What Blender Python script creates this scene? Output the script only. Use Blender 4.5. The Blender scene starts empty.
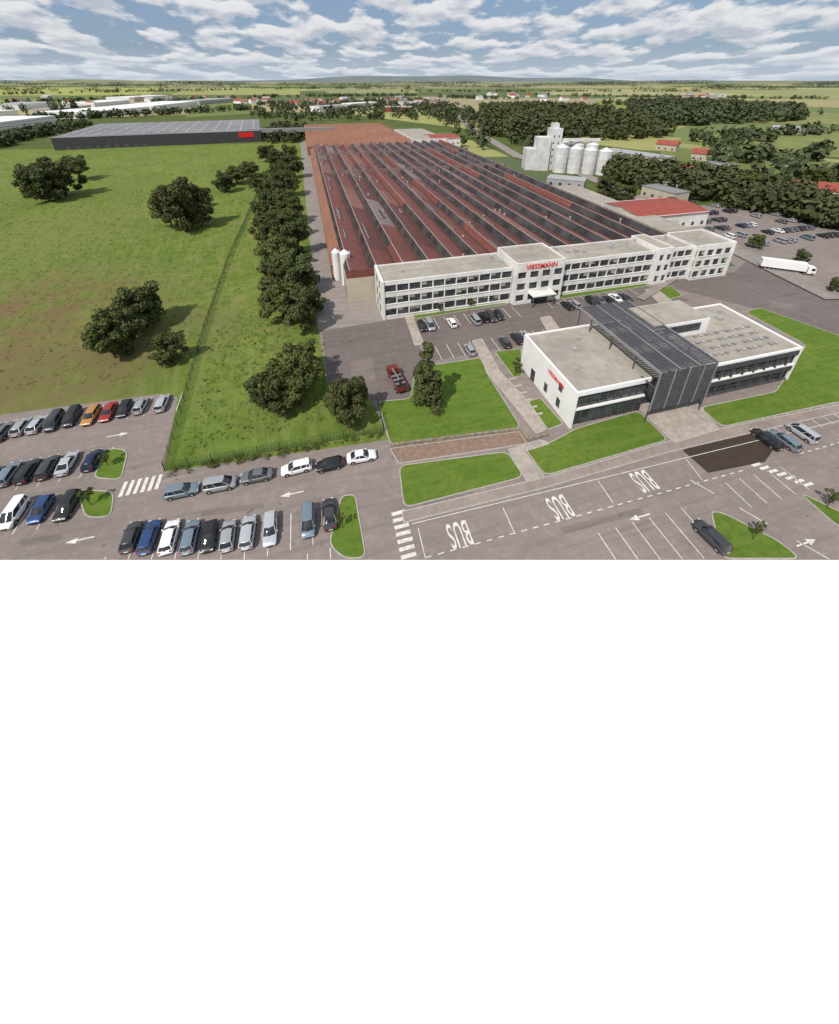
import bpy, math, random
import numpy as np
from mathutils import Vector
random.seed(7); rng=np.random.default_rng(7)
scene=bpy.context.scene
# ---------------- camera survey (aerial photogrammetry: reference pixel -> metres on the ground) -------------
F=410.0; H=52.0; TH=math.atan(200/F); C=math.cos(TH); S=math.sin(TH)
def G(px,py,z=0.0):
    u=px-419.5; v=280-py
    k=(H-z)/(F*S-v*C)
    return (u*k,(F*C+v*S)*k)
def depth(y,z=0): return y*C+(H-z)*S
ANG=math.radians(15.0)
E1=(math.cos(ANG),math.sin(ANG)); E2=(-math.sin(ANG),math.cos(ANG))
A0=G(383,320)
YCUT=G(0,560)[1]
cam=bpy.data.cameras.new("camera"); co=bpy.data.objects.new("camera",cam); scene.collection.objects.link(co)
co.location=(0,0,H); co.rotation_euler=(math.pi/2-TH,0,0)
cam.sensor_fit='VERTICAL'; cam.sensor_height=36; cam.lens=36*F/1024; cam.shift_y=-232/1024
cam.clip_start=1; cam.clip_end=60000
scene.camera=co
scene.view_settings.view_transform='Standard'; scene.view_settings.look='None'; scene.view_settings.exposure=0

# ---------------- materials ----------------
def nodes(name):
    m=bpy.data.materials.new(name); m.use_nodes=True
    nt=m.node_tree; return m,nt,nt.nodes["Principled BSDF"]
def mixc(nt,fac,a,b,blend='MIX'):
    n=nt.nodes.new('ShaderNodeMix'); n.data_type='RGBA'; n.blend_type=blend
    for s,val in ((n.inputs[0],fac),(n.inputs[6],a),(n.inputs[7],b)):
        if isinstance(val,bpy.types.NodeSocket): nt.links.new(val,s)
        elif isinstance(val,(int,float)): s.default_value=val
        else: s.default_value=(*val,1)
    return n.outputs[2]
def noise(nt,scale,detail=4,rough=.6,vec=None):
    n=nt.nodes.new('ShaderNodeTexNoise'); n.inputs['Scale'].default_value=scale
    n.inputs['Detail'].default_value=detail; n.inputs['Roughness'].default_value=rough
    if vec is None:
        vec=nt.nodes.new('ShaderNodeTexCoord').outputs['Object']
    nt.links.new(vec,n.inputs['Vector']); return n.outputs[0]
def ramp(nt,x,lo,hi):
    n=nt.nodes.new('ShaderNodeMapRange'); nt.links.new(x,n.inputs[0])
    n.inputs[1].default_value=lo; n.inputs[2].default_value=hi; return n.outputs[0]
def bump(nt,b,x,st,dist=.1):
    n=nt.nodes.new('ShaderNodeBump'); n.inputs['Strength'].default_value=st; n.inputs['Distance'].default_value=dist
    nt.links.new(x,n.inputs['Height']); nt.links.new(n.outputs[0],b.inputs['Normal'])
def smap(nt,rot,sc):
    tc=nt.nodes.new('ShaderNodeTexCoord'); mp=nt.nodes.new('ShaderNodeMapping'); mp.vector_type='TEXTURE'
    mp.inputs['Rotation'].default_value=(0,0,rot); mp.inputs['Scale'].default_value=sc
    nt.links.new(tc.outputs['Object'],mp.inputs[0]); return mp.outputs[0]
def pm(name,c1,c2=None,scale=1.0,rough=.8,bp=0,metal=0,spec=.3,big=None,coat=0):
    m,nt,b=nodes(name); b.inputs['Roughness'].default_value=rough; b.inputs['Metallic'].default_value=metal
    b.inputs['Specular IOR Level'].default_value=spec; b.inputs['Coat Weight'].default_value=coat
    if c2 is None: c2=tuple(x*.8 for x in c1)
    n=noise(nt,scale,6); col=mixc(nt,ramp(nt,n,.35,.65),c1,c2)
    if big:
        n2=noise(nt,big,5,.65); col=mixc(nt,ramp(nt,n2,.4,.7),col,mixc(nt,.5,col,tuple(x*.45 for x in c1)))
    nt.links.new(col,b.inputs['Base Color'])
    if bp: bump(nt,b,n,bp)
    return m
def grass(name,a,bc,c,dry,scale=1.0,brown=None,dryth=.56,stripe=None):
    m,nt,b=nodes(name); b.inputs['Roughness'].default_value=.9; b.inputs['Specular IOR Level'].default_value=.1
    n1=noise(nt,.035*scale,5,.65); n2=noise(nt,.35*scale,6,.7); n3=noise(nt,3.0*scale,5,.75)
    col=mixc(nt,ramp(nt,n1,.40,.60),a,bc)
    col=mixc(nt,ramp(nt,n2,.42,.62),col,c)
    n4=noise(nt,.09*scale,8,.75); col=mixc(nt,ramp(nt,n4,dryth,dryth+.12),col,dry)
    if stripe:
        n5=noise(nt,1.0,4,.65,smap(nt,stripe[0],stripe[1])); col=mixc(nt,ramp(nt,n5,.44,.62),col,mixc(nt,.55,col,stripe[2]))
    if brown:
        for (cen,rad,bcol) in brown:
            g=nt.nodes.new('ShaderNodeNewGeometry'); d=nt.nodes.new('ShaderNodeVectorMath'); d.operation='DISTANCE'
            nt.links.new(g.outputs['Position'],d.inputs[0]); d.inputs[1].default_value=(*cen,0)
            mr=nt.nodes.new('ShaderNodeMapRange'); nt.links.new(d.outputs['Value'],mr.inputs[0])
            mr.inputs[1].default_value=rad; mr.inputs[2].default_value=rad*.35
            mm=nt.nodes.new('ShaderNodeMath'); mm.operation='MULTIPLY'; nt.links.new(mr.outputs[0],mm.inputs[0])
            nt.links.new(ramp(nt,noise(nt,.11,8,.72),.34,.58),mm.inputs[1])
            col=mixc(nt,mm.outputs[0],col,bcol)
    dk=ramp(nt,n3,.3,.7); col=mixc(nt,dk,mixc(nt,.45,col,(.03,.045,.01)),col)
    nt.links.new(col,b.inputs['Base Color']); bump(nt,b,n3,.5,.25); return m
def asphalt(name,c,var=.8):
    m,nt,b=nodes(name); b.inputs['Roughness'].default_value=.92; b.inputs['Specular IOR Level'].default_value=.2
    n1=noise(nt,.05,6,.65); n2=noise(nt,.7,7,.72); n3=noise(nt,14,3,.7)
    col=mixc(nt,ramp(nt,n1,.35,.65),c,tuple(x*var for x in c))
    col=mixc(nt,ramp(nt,n2,.48,.75),col,tuple(x*1.2 for x in c))
    n4=noise(nt,1.0,5,.6,smap(nt,ANG,(14,.8,1))); col=mixc(nt,ramp(nt,n4,.5,.75),col,tuple(x*.72 for x in c))
    n5=noise(nt,.55,3,.5); col=mixc(nt,ramp(nt,n5,.68,.74),col,tuple(x*.6 for x in c))
    col=mixc(nt,ramp(nt,n3,.3,.7),mixc(nt,.3,col,(.04,.035,.035)),col)
    nt.links.new(col,b.inputs['Base Color']); bump(nt,b,n3,.2,.03); return m
M={}
BR=(.21,.14,.075)
M['meadow']=grass('meadow_grass',(.135,.21,.035),(.20,.262,.052),(.105,.17,.03),(.25,.245,.085),1.0,[(G(-30,345),52,BR),(G(60,380),22,(.19,.16,.07)),(G(60,230),40,(.20,.22,.065)),(G(130,190),40,(.17,.215,.05)),(G(200,330),14,(.18,.19,.07))],dryth=.54,stripe=(ANG+.12,(1.6,22,1),(.24,.26,.085)))
M['lawn']=grass('lawn_grass',(.115,.205,.026),(.155,.235,.036),(.095,.17,.022),(.19,.225,.06),2.0,dryth=.57,stripe=(ANG,(12,.9,1),(.18,.245,.05)))
M['rough']=grass('rough_grass',(.09,.125,.035),(.14,.17,.05),(.075,.105,.03),(.22,.21,.10))
M['asph']=asphalt('asphalt',(.285,.24,.222)); M['asphdark']=asphalt('asphalt_dark',(.19,.16,.15))
M['asphshade']=asphalt('asphalt_cloud_shadow',(.06,.043,.033)); M['road']=asphalt('road_asphalt',(.32,.285,.265))  # the darkest asphalt tone has a cloud shadow painted into its colour
M['asphpatch']=asphalt('asphalt_repair',(.225,.19,.178))
M['paver']=pm('concrete_pavers',(.42,.37,.32),(.34,.30,.26),1.2,.9,.1,big=.3)
M['walk']=pm('sidewalk_surface',(.32,.265,.235),(.27,.225,.20),1.2,.9,.1,big=.2)
M['kerb']=pm('kerb_concrete',(.44,.41,.38),(.32,.3,.28),2,.9)
M['gravel']=pm('gravel',(.27,.19,.145),(.19,.13,.10),1.5,.95,.4)
M['mark']=pm('road_paint',(.76,.74,.71),(.50,.46,.43),2.5,.7)
M['white']=pm('white_render',(.80,.79,.76),(.71,.70,.67),.5,.75,big=.2)
M['whitep']=pm('white_panel',(.80,.80,.79),(.74,.74,.73),.3,.55)
M['roofg']=pm('roof_gravel',(.40,.365,.315),(.31,.285,.245),.6,.95,.1,big=.12)
M['grey']=pm('grey_metal',(.11,.11,.125),(.08,.08,.09),1,.5,metal=.3)
M['lgrey']=pm('light_metal',(.45,.45,.45),(.36,.36,.37),.6,.5,metal=.2)
M['mgrey']=pm('galvanised_metal',(.27,.27,.275),(.2,.2,.21),.6,.6)
M['dark']=pm('dark_cladding',(.06,.06,.065),(.04,.04,.045),.4,.6)
M['valley']=pm('gutter_valley',(.075,.045,.04),(.05,.032,.03),.4,.7)
M['redroof']=pm('red_sheet_roof',(.215,.078,.062),(.16,.056,.046),.5,.65,.05,spec=.3,big=.035)
M['redroof2']=pm('red_sheet_roof_faded',(.28,.13,.105),(.21,.09,.075),.4,.7,.05,spec=.3,big=.05)
M['redroof3']=pm('red_sheet_roof_dark',(.15,.055,.046),(.115,.042,.036),.5,.6,.05,spec=.3,big=.035)
M['greysheet']=pm('grey_sheet_roof',(.26,.20,.185),(.19,.145,.135),.3,.7,.05,spec=.3,big=.05)
M['ridge']=pm('ridge_metal',(.42,.33,.30),(.30,.21,.19),.7,.6)
M['orroof']=pm('clay_tile_roof',(.30,.145,.095),(.21,.1,.065),.5,.75,.1,big=.03)
M['redtile']=pm('red_tiles',(.33,.075,.055),(.24,.06,.045),.5,.7)
M['sign']=pm('red_sign',(.65,.02,.015),(.6,.02,.015),1,.5)
M['brick']=pm('brick',(.28,.15,.10),(.21,.11,.075),1,.9,big=.1)
M['stone']=pm('stone_wall',(.3,.26,.2),(.16,.13,.10),1.5,.9,.4)
M['beige']=pm('beige_wall',(.5,.45,.36),(.42,.38,.3),.3,.9)
M['silo']=pm('silo_concrete',(.70,.70,.70),(.58,.58,.58),.15,.7,big=.4)
M['bark']=pm('bark',(.07,.05,.035),(.04,.03,.02),3,.95,.3)
M['fence']=pm('fence_green',(.03,.07,.03),(.02,.05,.02),1,.6)
M['black']=pm('black_trim',(.015,.015,.015),(.02,.02,.02),4,.6)
M['tyre']=pm('tyre',(.02,.02,.02),(.03,.03,.03),4,.9)
M['rim']=pm('wheel_rim',(.5,.5,.52),(.4,.4,.42),4,.35,metal=.7)
M['lampw']=pm('headlamp',(.7,.72,.75),(.6,.6,.62),4,.15)
M['lampr']=pm('taillamp',(.35,.01,.01),(.25,.01,.01),4,.2)
M['truckred']=pm('truck_paint',(.20,.035,.025),(.13,.028,.022),1,.5)
def glassm(name,c,rough=.12,sc=.45):
    m,nt,b=nodes(name); b.inputs['Roughness'].default_value=rough; b.inputs['Specular IOR Level'].default_value=.6
    col=mixc(nt,ramp(nt,noise(nt,sc,3),.4,.65),c,tuple(x*3+.01 for x in c)); nt.links.new(col,b.inputs['Base Color']); return m
M['glass']=glassm('window_glass',(.02,.024,.028)); M['cglass']=glassm('car_glass',(.012,.014,.016),.06)
M['skyl']=glassm('skylight_glass',(.02,.018,.018),.45,.15)
def leafm(name,a,bc,sc=.5):
    m,nt,b=nodes(name); b.inputs['Roughness'].default_value=.7; b.inputs['Specular IOR Level'].default_value=.2
    oi=nt.nodes.new('ShaderNodeObjectInfo')
    col=mixc(nt,ramp(nt,noise(nt,sc,3),.35,.65),a,bc)
    col=mixc(nt,oi.outputs['Random'],col,mixc(nt,.5,col,(.09,.08,.025)))
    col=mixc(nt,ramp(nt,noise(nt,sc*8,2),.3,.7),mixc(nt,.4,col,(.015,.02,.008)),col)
    nt.links.new(col,b.inputs['Base Color']); return m
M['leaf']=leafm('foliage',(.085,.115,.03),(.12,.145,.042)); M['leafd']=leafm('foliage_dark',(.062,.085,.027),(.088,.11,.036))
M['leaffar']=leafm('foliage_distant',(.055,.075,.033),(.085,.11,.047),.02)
M['leafhor']=leafm('foliage_horizon',(.07,.095,.085),(.09,.115,.10),.002)  # bluish tone paints aerial haze into the horizon foliage
M['weed']=leafm('meadow_weeds',(.12,.18,.035),(.19,.23,.06),.2)
paints={}
def paint(n):
    if n in paints: return paints[n]
    c={'white':(.8,.8,.8),'silver':(.40,.42,.44),'lsilver':(.52,.54,.57),'grey':(.16,.17,.18),'dgrey':(.06,.065,.07),'black':(.012,.012,.014),
       'blue':(.025,.07,.2),'navy':(.015,.025,.08),'red':(.3,.02,.015),'orange':(.42,.2,.05),'bgrey':(.2,.26,.31)}[n]
    metal=.0 if n in('white','red','black','orange') else .35
    paints[n]=pm('car_paint_'+n,c,tuple(x*.93 for x in c),2,.35,metal=metal,spec=.5,coat=.5); return paints[n]

# ---------------- mesh builder ----------------
class MB:
    def __init__(s): s.v=[];s.f=[];s.m=[]
    def box(s,x0,x1,y0,y1,z0,z1,m=0):
        b=len(s.v); s.v+=[(x0,y0,z0),(x1,y0,z0),(x1,y1,z0),(x0,y1,z0),(x0,y0,z1),(x1,y0,z1),(x1,y1,z1),(x0,y1,z1)]
        for q in ((0,3,2,1),(4,5,6,7),(0,1,5,4),(1,2,6,5),(2,3,7,6),(3,0,4,7)): s.f.append([b+i for i in q]); s.m.append(m)
    def poly(s,pts,m=0):
        b=len(s.v); s.v+=[tuple(p) for p in pts]; s.f.append(list(range(b,b+len(pts)))); s.m.append(m)
    def prism(s,pts,z0,z1,m=0,mt=None):
        n=len(pts); 
        if sum(pts[i][0]*pts[(i+1)%n][1]-pts[(i+1)%n][0]*pts[i][1] for i in range(n))<0: pts=pts[::-1]
        s.poly([(p[0],p[1],z1) for p in pts],m if mt is None else mt)
        for i in range(n):
            a=pts[i];c=pts[(i+1)%n]; s.poly([(a[0],a[1],z0),(c[0],c[1],z0),(c[0],c[1],z1),(a[0],a[1],z1)],m)
    def cyl(s,p0,p1,r0,r1,n=12,m=0,cap=True):
        p0=Vector(p0);p1=Vector(p1);d=(p1-p0).normalized()
        a=d.orthogonal().normalized(); c=d.cross(a); b=len(s.v)
        for p,r in((p0,r0),(p1,r1)):
            for i in range(n):
                t=2*math.pi*i/n; s.v.append(tuple(p+a*math.cos(t)*r+c*math.sin(t)*r))
        for i in range(n): s.f.append([b+i,b+(i+1)%n,b+n+(i+1)%n,b+n+i]); s.m.append(m)
        if cap:
            s.f.append([b+i for i in range(n)][::-1]); s.m.append(m); s.f.append([b+n+i for i in range(n)]); s.m.append(m)
    def line(s,a,b,w,z,m=0):
        d=Vector((b[0]-a[0],b[1]-a[1])); 
        if d.length<1e-6: return
        d.normalize(); n=Vector((-d.y,d.x))*w/2
        s.poly([(a[0]-n.x,a[1]-n.y,z),(b[0]-n.x,b[1]-n.y,z),(b[0]+n.x,b[1]+n.y,z),(a[0]+n.x,a[1]+n.y,z)],m)
    def wall(s,a,b,w,z0,z1,m=0):
        d=Vector((b[0]-a[0],b[1]-a[1])); 
        if d.length<1e-6: return
        d.normalize(); n=Vector((-d.y,d.x))*w/2
        s.prism([(a[0]-n.x,a[1]-n.y),(b[0]-n.x,b[1]-n.y),(b[0]+n.x,b[1]+n.y),(a[0]+n.x,a[1]+n.y)],z0,z1,m)
    def mesh(s,name,mats):
        me=bpy.data.meshes.new(name); me.from_pydata(s.v,[],s.f)
        for m in mats: me.materials.append(m)
        me.polygons.foreach_set('material_index',s.m); me.update(); return me
    def obj(s,name,mats,parent=None,loc=(0,0,0),rot=0,smooth=False):
        if not s.f: return None
        me=s.mesh(name,mats if isinstance(mats,list) else [mats])
        if smooth: me.polygons.foreach_set('use_smooth',[True]*len(me.polygons))
        o=bpy.data.objects.new(name,me); scene.collection.objects.link(o)
        if parent: o.parent=parent
        o.location=loc; o.rotation_euler[2]=rot; return o
def empty(name,loc=(0,0,0),rot=0):
    o=bpy.data.objects.new(name,None); scene.collection.objects.link(o); o.location=loc; o.rotation_euler[2]=rot; o.empty_display_size=1; return o
def text(name,body,size,mat,parent=None,loc=(0,0,0),rot=(0,0,0),ext=.05,scale=(1,1,1),off=.018):
    c=bpy.data.curves.new(name,'FONT'); c.body=body; c.size=size; c.extrude=ext; c.offset=size*off; c.align_x='CENTER'; c.align_y='CENTER'
    c.space_character=1.08
    c.materials.append(mat); o=bpy.data.objects.new(name,c); scene.collection.objects.link(o)
    o.parent=parent; o.location=loc; o.rotation_euler=rot; o.scale=scale; return o
def clip(pts):   # the modelled site ends at Y=YCUT
    out=[];n=len(pts)
    for i in range(n):
        a=pts[i];b=pts[(i+1)%n]; ia=a[1]>=YCUT-1e-6; ib=b[1]>=YCUT-1e-6
        if ia: out.append(a)
        if ia!=ib:
            t=(YCUT-a[1])/(b[1]-a[1]); out.append((a[0]+t*(b[0]-a[0]),YCUT))
    return out
def sheet(name,px,z,mat,world=False):
    pts=clip(px if world else [G(*p) for p in px])
    n=len(pts)
    if sum(pts[i][0]*pts[(i+1)%n][1]-pts[(i+1)%n][0]*pts[i][1] for i in range(n))<0: pts=pts[::-1]
    b=MB(); b.poly([(p[0],p[1],z) for p in pts]); return b.obj(name,mat)
def rounded(pts,r=1.2,k=4):
    out=[];n=len(pts)
    for i in range(n):
        p=Vector(pts[i]);a=Vector(pts[i-1]);c=Vector(pts[(i+1)%n])
        da=a-p;dc=c-p; rr=min(r,da.length*.4,dc.length*.4); p0=p+da.normalized()*rr; p1=p+dc.normalized()*rr
        for j in range(k+1):
            t=j/k; q=p0*(1-t)**2+p*2*t*(1-t)+p1*t*t; out.append((q.x,q.y))
    return out
def island(name,px,mat,r=1.2,h=.12,kw=.15,world=False):
    pts=clip(px if world else [G(*p) for p in px]); pts=rounded(pts,r)
    b=MB(); b.prism(pts,0,h-.02,0)
    n=len(pts); 
    for i in range(n): b.wall(pts[i],pts[(i+1)%n],kw,0,h+.001*(i%2),1)
    return b.obj(name,[mat,M['kerb']])

# ---------------- ground ----------------
def fieldmat():
    m,nt,b=nodes('farmland'); b.inputs['Roughness'].default_value=.95; b.inputs['Specular IOR Level'].default_value=.05
    tc=nt.nodes.new('ShaderNodeTexCoord'); mp=nt.nodes.new('ShaderNodeMapping'); mp.inputs['Rotation'].default_value=(0,0,.5); mp.inputs['Scale'].default_value=(1,1.7,1)
    nt.links.new(tc.outputs['Object'],mp.inputs[0])
    v=nt.nodes.new('ShaderNodeTexVoronoi'); v.distance='CHEBYCHEV'; v.inputs['Scale'].default_value=.0011
    nt.links.new(mp.outputs[0],v.inputs['Vector'])
    cr=nt.nodes.new('ShaderNodeValToRGB'); sp=nt.nodes.new('ShaderNodeSeparateColor'); nt.links.new(v.outputs['Color'],sp.inputs[0]); nt.links.new(sp.outputs[0],cr.inputs[0])
    cr.color_ramp.interpolation='CONSTANT'; e=cr.color_ramp.elements
    cols=[(0,(.12,.155,.07)),(.2,(.33,.33,.13)),(.36,(.16,.20,.08)),(.5,(.40,.36,.20)),(.64,(.10,.135,.065)),(.78,(.24,.27,.09)),(.9,(.34,.29,.19))]
    e[0].color=(*cols[0][1],1); e[1].position=cols[1][0]; e[1].color=(*cols[1][1],1)
    for p,c in cols[2:]:
        x=e.new(p); x.color=(*c,1)
    col=mixc(nt,ramp(nt,noise(nt,.01,6,.7),.3,.7),mixc(nt,.3,cr.outputs[0],(.06,.08,.04)),cr.outputs[0])
    nt.links.new(col,b.inputs['Base Color']); return m
M['field']=fieldmat()
b=MB(); b.poly([(-30000,YCUT,0),(30000,YCUT,0),(30000,45000,0),(-30000,45000,0)]); b.obj('ground',M['field'])
# plain white ground in front of the modelled site (the photo's blank lower part)
b=MB(); b.poly([(-900,-400,.0),(900,-400,.0),(900,YCUT,.0),(-900,YCUT,.0)]); 
M['blank']=pm('white_base',(.95,.95,.95),(.94,.94,.94),.1,1,spec=0); b.obj('background',M['blank'])

sheet('meadow',[(-500,138),(0,150),(262,143),(306,140),(326,332),(335,395),(378,400),(390,445),(160,475),(177,397),(0,417),(-600,500),(-1400,300)],.02,M['meadow'])
sheet('scrubland',[(300,141),(262,143),(0,150),(-500,138),(-400,118),(0,121),(270,112),(330,112),(640,150),(1100,170),(1300,330),(839,300),(735,262),(590,190),(470,140)],.012,M['rough'])
sheet('car_park_surface',[(318,327),(383,318),(735,266),(690,228),(700,205),(900,225),(1250,300),(1300,420),(1500,600),(-500,600),(-700,498),(0,415),(160,394),(178,397),(163,472),(388,440),(372,400),(330,395)],.03,M['asph'])
sheet('service_lane',[(300,141),(306,141),(330,225),(352,286),(392,300),(392,326),(318,329)],.034,M['road'])
sheet('yard',[(322,331),(383,321),(410,317),(425,365),(412,398),(378,401),(330,396)],.038,M['asphdark'])
sheet('yard',[(650,283),(735,272),(745,262),(839,290),(1000,330),(1000,380),(839,335),(752,308),(700,295)],.034,M['asphdark'])
sheet('forecourt',[(412,318),(640,284),(690,300),(520,345),(430,362)],.034,M['asphdark'])
sheet('painted_cloud_shadow',[(682,450),(752,430),(775,447),(765,462),(708,473)],.036,M['asphshade'])  # cloud shadow on the asphalt, painted as a darker sheet
for q in (((420,500),(470,488),(474,493),(424,506)),((560,528),(640,508),(643,514),(564,534)),((200,512),(262,503),(264,508),(202,517)),((20,540),(60,534),(62,540),(22,546)),((350,362),(372,358),(376,382),(352,386)),((770,300),(800,306),(796,312),(768,305))):
    sheet('asphalt_repair_patch',q,.042,M['asphpatch'])
island('lawn',[(378,402),(411,399),(415,368),(482,358),(486,372),(521,428),(391,446)],M['lawn'])
island('lawn',[(399,466),(507,452),(524,477),(404,508)],M['lawn'])
island('lawn',[(524,448),(548,444),(576,429),(638,411),(668,440),(545,476)],M['lawn'])
island('lawn',[(700,408),(776,392),(806,345),(745,312),(760,308),(845,338),(1050,390),(1050,360),(1100,420),(839,402),(722,427)],M['lawn'])
island('lawn',[(528,402),(540,398),(563,424),(548,430)],M['lawn'],.5)
island('lawn',[(495,352),(521,349),(522,376),(514,378)],M['lawn'],.5)
island('lawn',[(412,311),(503,298),(507,304),(415,319)],M['lawn'],.4)
island('lawn',[(556,291),(640,280),(648,286),(562,299)],M['lawn'],.4)
island('lawn',[(655,290),(672,286),(682,296),(668,300)],M['lawn'],.4)
island('planted_island',[(93,478),(110,448),(128,451),(121,480)],M['lawn'])
island('planted_island',[(77,490),(114,492),(111,517),(86,518)],M['lawn'])
island('planted_island',[(329,545),(342,496),(355,495),(366,558),(345,559)],M['lawn'])
island('planted_island',[(711,512),(722,513),(778,541),(800,559),(722,559)],M['lawn'])
island('planted_island',[(798,492),(839,512),(880,530),(880,540),(839,528)],M['lawn'])
island('gravel_strip',[(390,449),(519,432),(527,444),(399,464)],M['gravel'],.3,.14)
island('sidewalk',[(402,512),(545,478),(668,442),(720,429),(839,405),(1100,345),(1105,352),(839,413),(730,438),(670,452),(545,488),(404,523)],M['walk'],.3,.13)
island('footpath',[(472,341),(482,339),(500,372),(528,402),(546,430),(536,434),(511,402),(488,374)],M['paver'],.3,.135)
island('footpath',[(508,450),(541,440),(550,444),(524,452),(545,478),(527,482)],M['paver'],.3,.137)
island('entrance_plaza',[(636,406),(690,394),(719,430),(674,443)],M['paver'],.3,.14)
island('footpath',[(403,311),(410,310),(424,344),(415,346)],M['paver'],.3,.13)
island('footpath',[(540,318),(550,316),(560,330),(548,333)],M['paver'],.3,.13)
island('footpath',[(645,290),(655,288),(672,301),(660,304)],M['paver'],.3,.13)
b=MB()
for i in range(6):
    p=G(509+i*5.0,380+i*7.2); q=(p[0]+1.6*E1[0],p[1]+1.6*E1[1]); b.wall(p,q,.35,0,.22+.02*i)
b.obj('footpath_steps',M['kerb'])
b=MB()
for a,c in (((391,447),(519,431)),((519,431),(528,441)),((528,441),(548,436))):
    b.wall(G(*a),G(*c),.35,0,.7+.01*(a[0]%3))
b.obj('retaining_wall',M['stone'])

# ---------------- painted markings ----------------
mk=MB(); Z=.05
def addl(a,c,w=.11):
    pa,pc=(a,c)
    if pa[1]<YCUT+.05 and pc[1]<YCUT+.05: return
    if pa[1]<YCUT+.05: t=(YCUT+.05-pa[1])/(pc[1]-pa[1]); pa=(pa[0]+t*(pc[0]-pa[0]),YCUT+.05)
    if pc[1]<YCUT+.05: t=(YCUT+.05-pc[1])/(pa[1]-pc[1]); pc=(pc[0]+t*(pa[0]-pc[0]),YCUT+.05)
    mk.line(pa,pc,w,Z)
def stalls(start,n,sp=2.6,L=5.0,sd=E1,ld=E2,off=0):
    p=G(*start)
    for i in range(n):
        a=(p[0]+sd[0]*(i*sp+off),p[1]+sd[1]*(i*sp+off)); addl(a,(a[0]+ld[0]*L,a[1]+ld[1]*L))
nE2=(-E2[0],-E2[1]); nE1=(-E1[0],-E1[1])
stalls((176,411),15,2.55,5,nE1); stalls((100,474),12,2.6,5,nE1); stalls((78,491),8,2.6,-5,nE1)
stalls((352,499),13,2.7,5.0,nE1,nE2); stalls((330,548),8,2.7,4,nE1,nE2)
stalls((598,533),6,2.6,6,E1,nE2); stalls((752,508),5,2.6,-4,E1,nE2); stalls((775,440),8,2.6,4.6)
stalls((418,332),11,2.6,5,E1,E2); stalls((430,362),12,2.6,5,E1,E2); stalls((553,308),11,2.6,5,E1,E2)
def dashed(a,c,dash=.8,gap=.8,w=.13):
    a=G(*a);c=G(*c); d=Vector((c[0]-a[0],c[1]-a[1])); L=d.length; d.normalize(); x=0
    while x<L: addl((a[0]+d.x*x,a[1]+d.y*x),(a[0]+d.x*min(x+dash,L),a[1]+d.y*min(x+dash,L)),w); x+=dash+gap
dashed((425,558),(745,470)); dashed((800,454),(900,425))
dashed((690,480),(830,560),3,3)
for p,q in (((503,508),(514,532)),((598,481),(613,503)),((686,459),(702,480)),((418,528),(425,557))): addl(G(*p),G(*q))
addl(G(412,524),G(839,421),.09)
def zebra(p,n,sp,L,w,sd,ld):
    p=G(*p)
    for i in range(n):
        a=(p[0]+sd[0]*i*sp,p[1]+sd[1]*i*sp); addl(a,(a[0]+ld[0]*L,a[1]+ld[1]*L),w)
zebra((120,497),6,.9,2.5,.48,E1,E2)
zebra((401,558),7,.95,1.9,.48,E2,E1)
zebra((752,466),7,1.0,1.6,.4,(.83,-.56),E1)
def arrow(p,ang,L=3.2):
    p=G(*p); d=(math.cos(ang),math.sin(ang)); n=(-d[1],d[0])
    mk.line((p[0]-d[0]*L/2,p[1]-d[1]*L/2),(p[0]+d[0]*L*.1,p[1]+d[1]*L*.1),.18,Z)
    q=(p[0]+d[0]*L*.1,p[1]+d[1]*L*.1)
    mk.poly([(q[0]+n[0]*.4,q[1]+n[1]*.4,Z),(q[0]-n[0]*.4,q[1]-n[1]*.4,Z),(q[0]+d[0]*L*.4,q[1]+d[1]*L*.4,Z)])
for p,a in (((118,435),0),((80,540),math.pi),((292,494),math.pi),((640,517),math.pi),((806,543),0)): arrow(p,ANG+a)
MK=mk.obj('road_markings',M['mark'])
for p in ((459,533),(559,506),(643,480)):
    q=G(*p); text('bus_bay_lettering','BUS',2.0,M['mark'],MK,(q[0],q[1],Z),(0,0,ANG+math.pi),0,(.82,2.3,1),.008)

# ---------------- office building ----------------
off=empty('office_building',(A0[0],A0[1],0),ANG)
W=MB();GL=MB();FR=MB();RF=MB();BL=MB()
HT=10.1; FL=[(.9,2.8),(4.1,6.0),(7.3,9.1)]; D=10
def wing(s0,s1,t0=0,h=HT,bay=2.9,pier=.26):
    zs=[0]+[z for f in FL for z in f]+[h]
    for i in range(0,len(zs),2): W.box(s0,s1,t0,t0+.35,zs[i],zs[i+1])
    W.box(s0,s1,t0+.55,D,0,h-.5)
    RF.box(s0+.3,s1-.3,t0+.4,D-.3,h-.495,h-.3)
    W.box(s0,s1,D-.3,D+.003,h-.5,h)
    n=max(1,round((s1-s0)/bay)); bw=(s1-s0)/n
    for (a,c) in FL:
        GL.box(s0+.02,s1-.02,t0+.25,t0+.5,a-.05,c+.05)
        for i in range(n+1):
            x=s0+i*bw; x0=max(s0,x-pier/2);x1=min(s1,x+pier/2); W.box(x0,x1,t0+.02,t0+.30,a,c)
        for i in range(n):
            x=s0+(i+.5)*bw; FR.box(x-.05,x+.05,t0+.17,t0+.249,a,c)
            if random.random()<.35:
                hh=random.uniform(.3,1.2); BL.box(s0+i*bw+.25,x-.06,t0+.2,t0+.247,c-hh,c)
            if random.random()<.25:
                hh=random.uniform(.3,1.4); BL.box(x+.06,s0+(i+1)*bw-.25,t0+.2,t0+.247,c-hh,c)
        FR.box(s0,s1,t0+.16,t0+.24,(a+c)/2+.35,(a+c)/2+.41)
        W.box(s0+.01,s1-.01,t0-.12,t0-.002,a-.12,a-.02)
wing(0.6,33.3); wing(47.2,76); wing(81.2,89)
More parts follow.
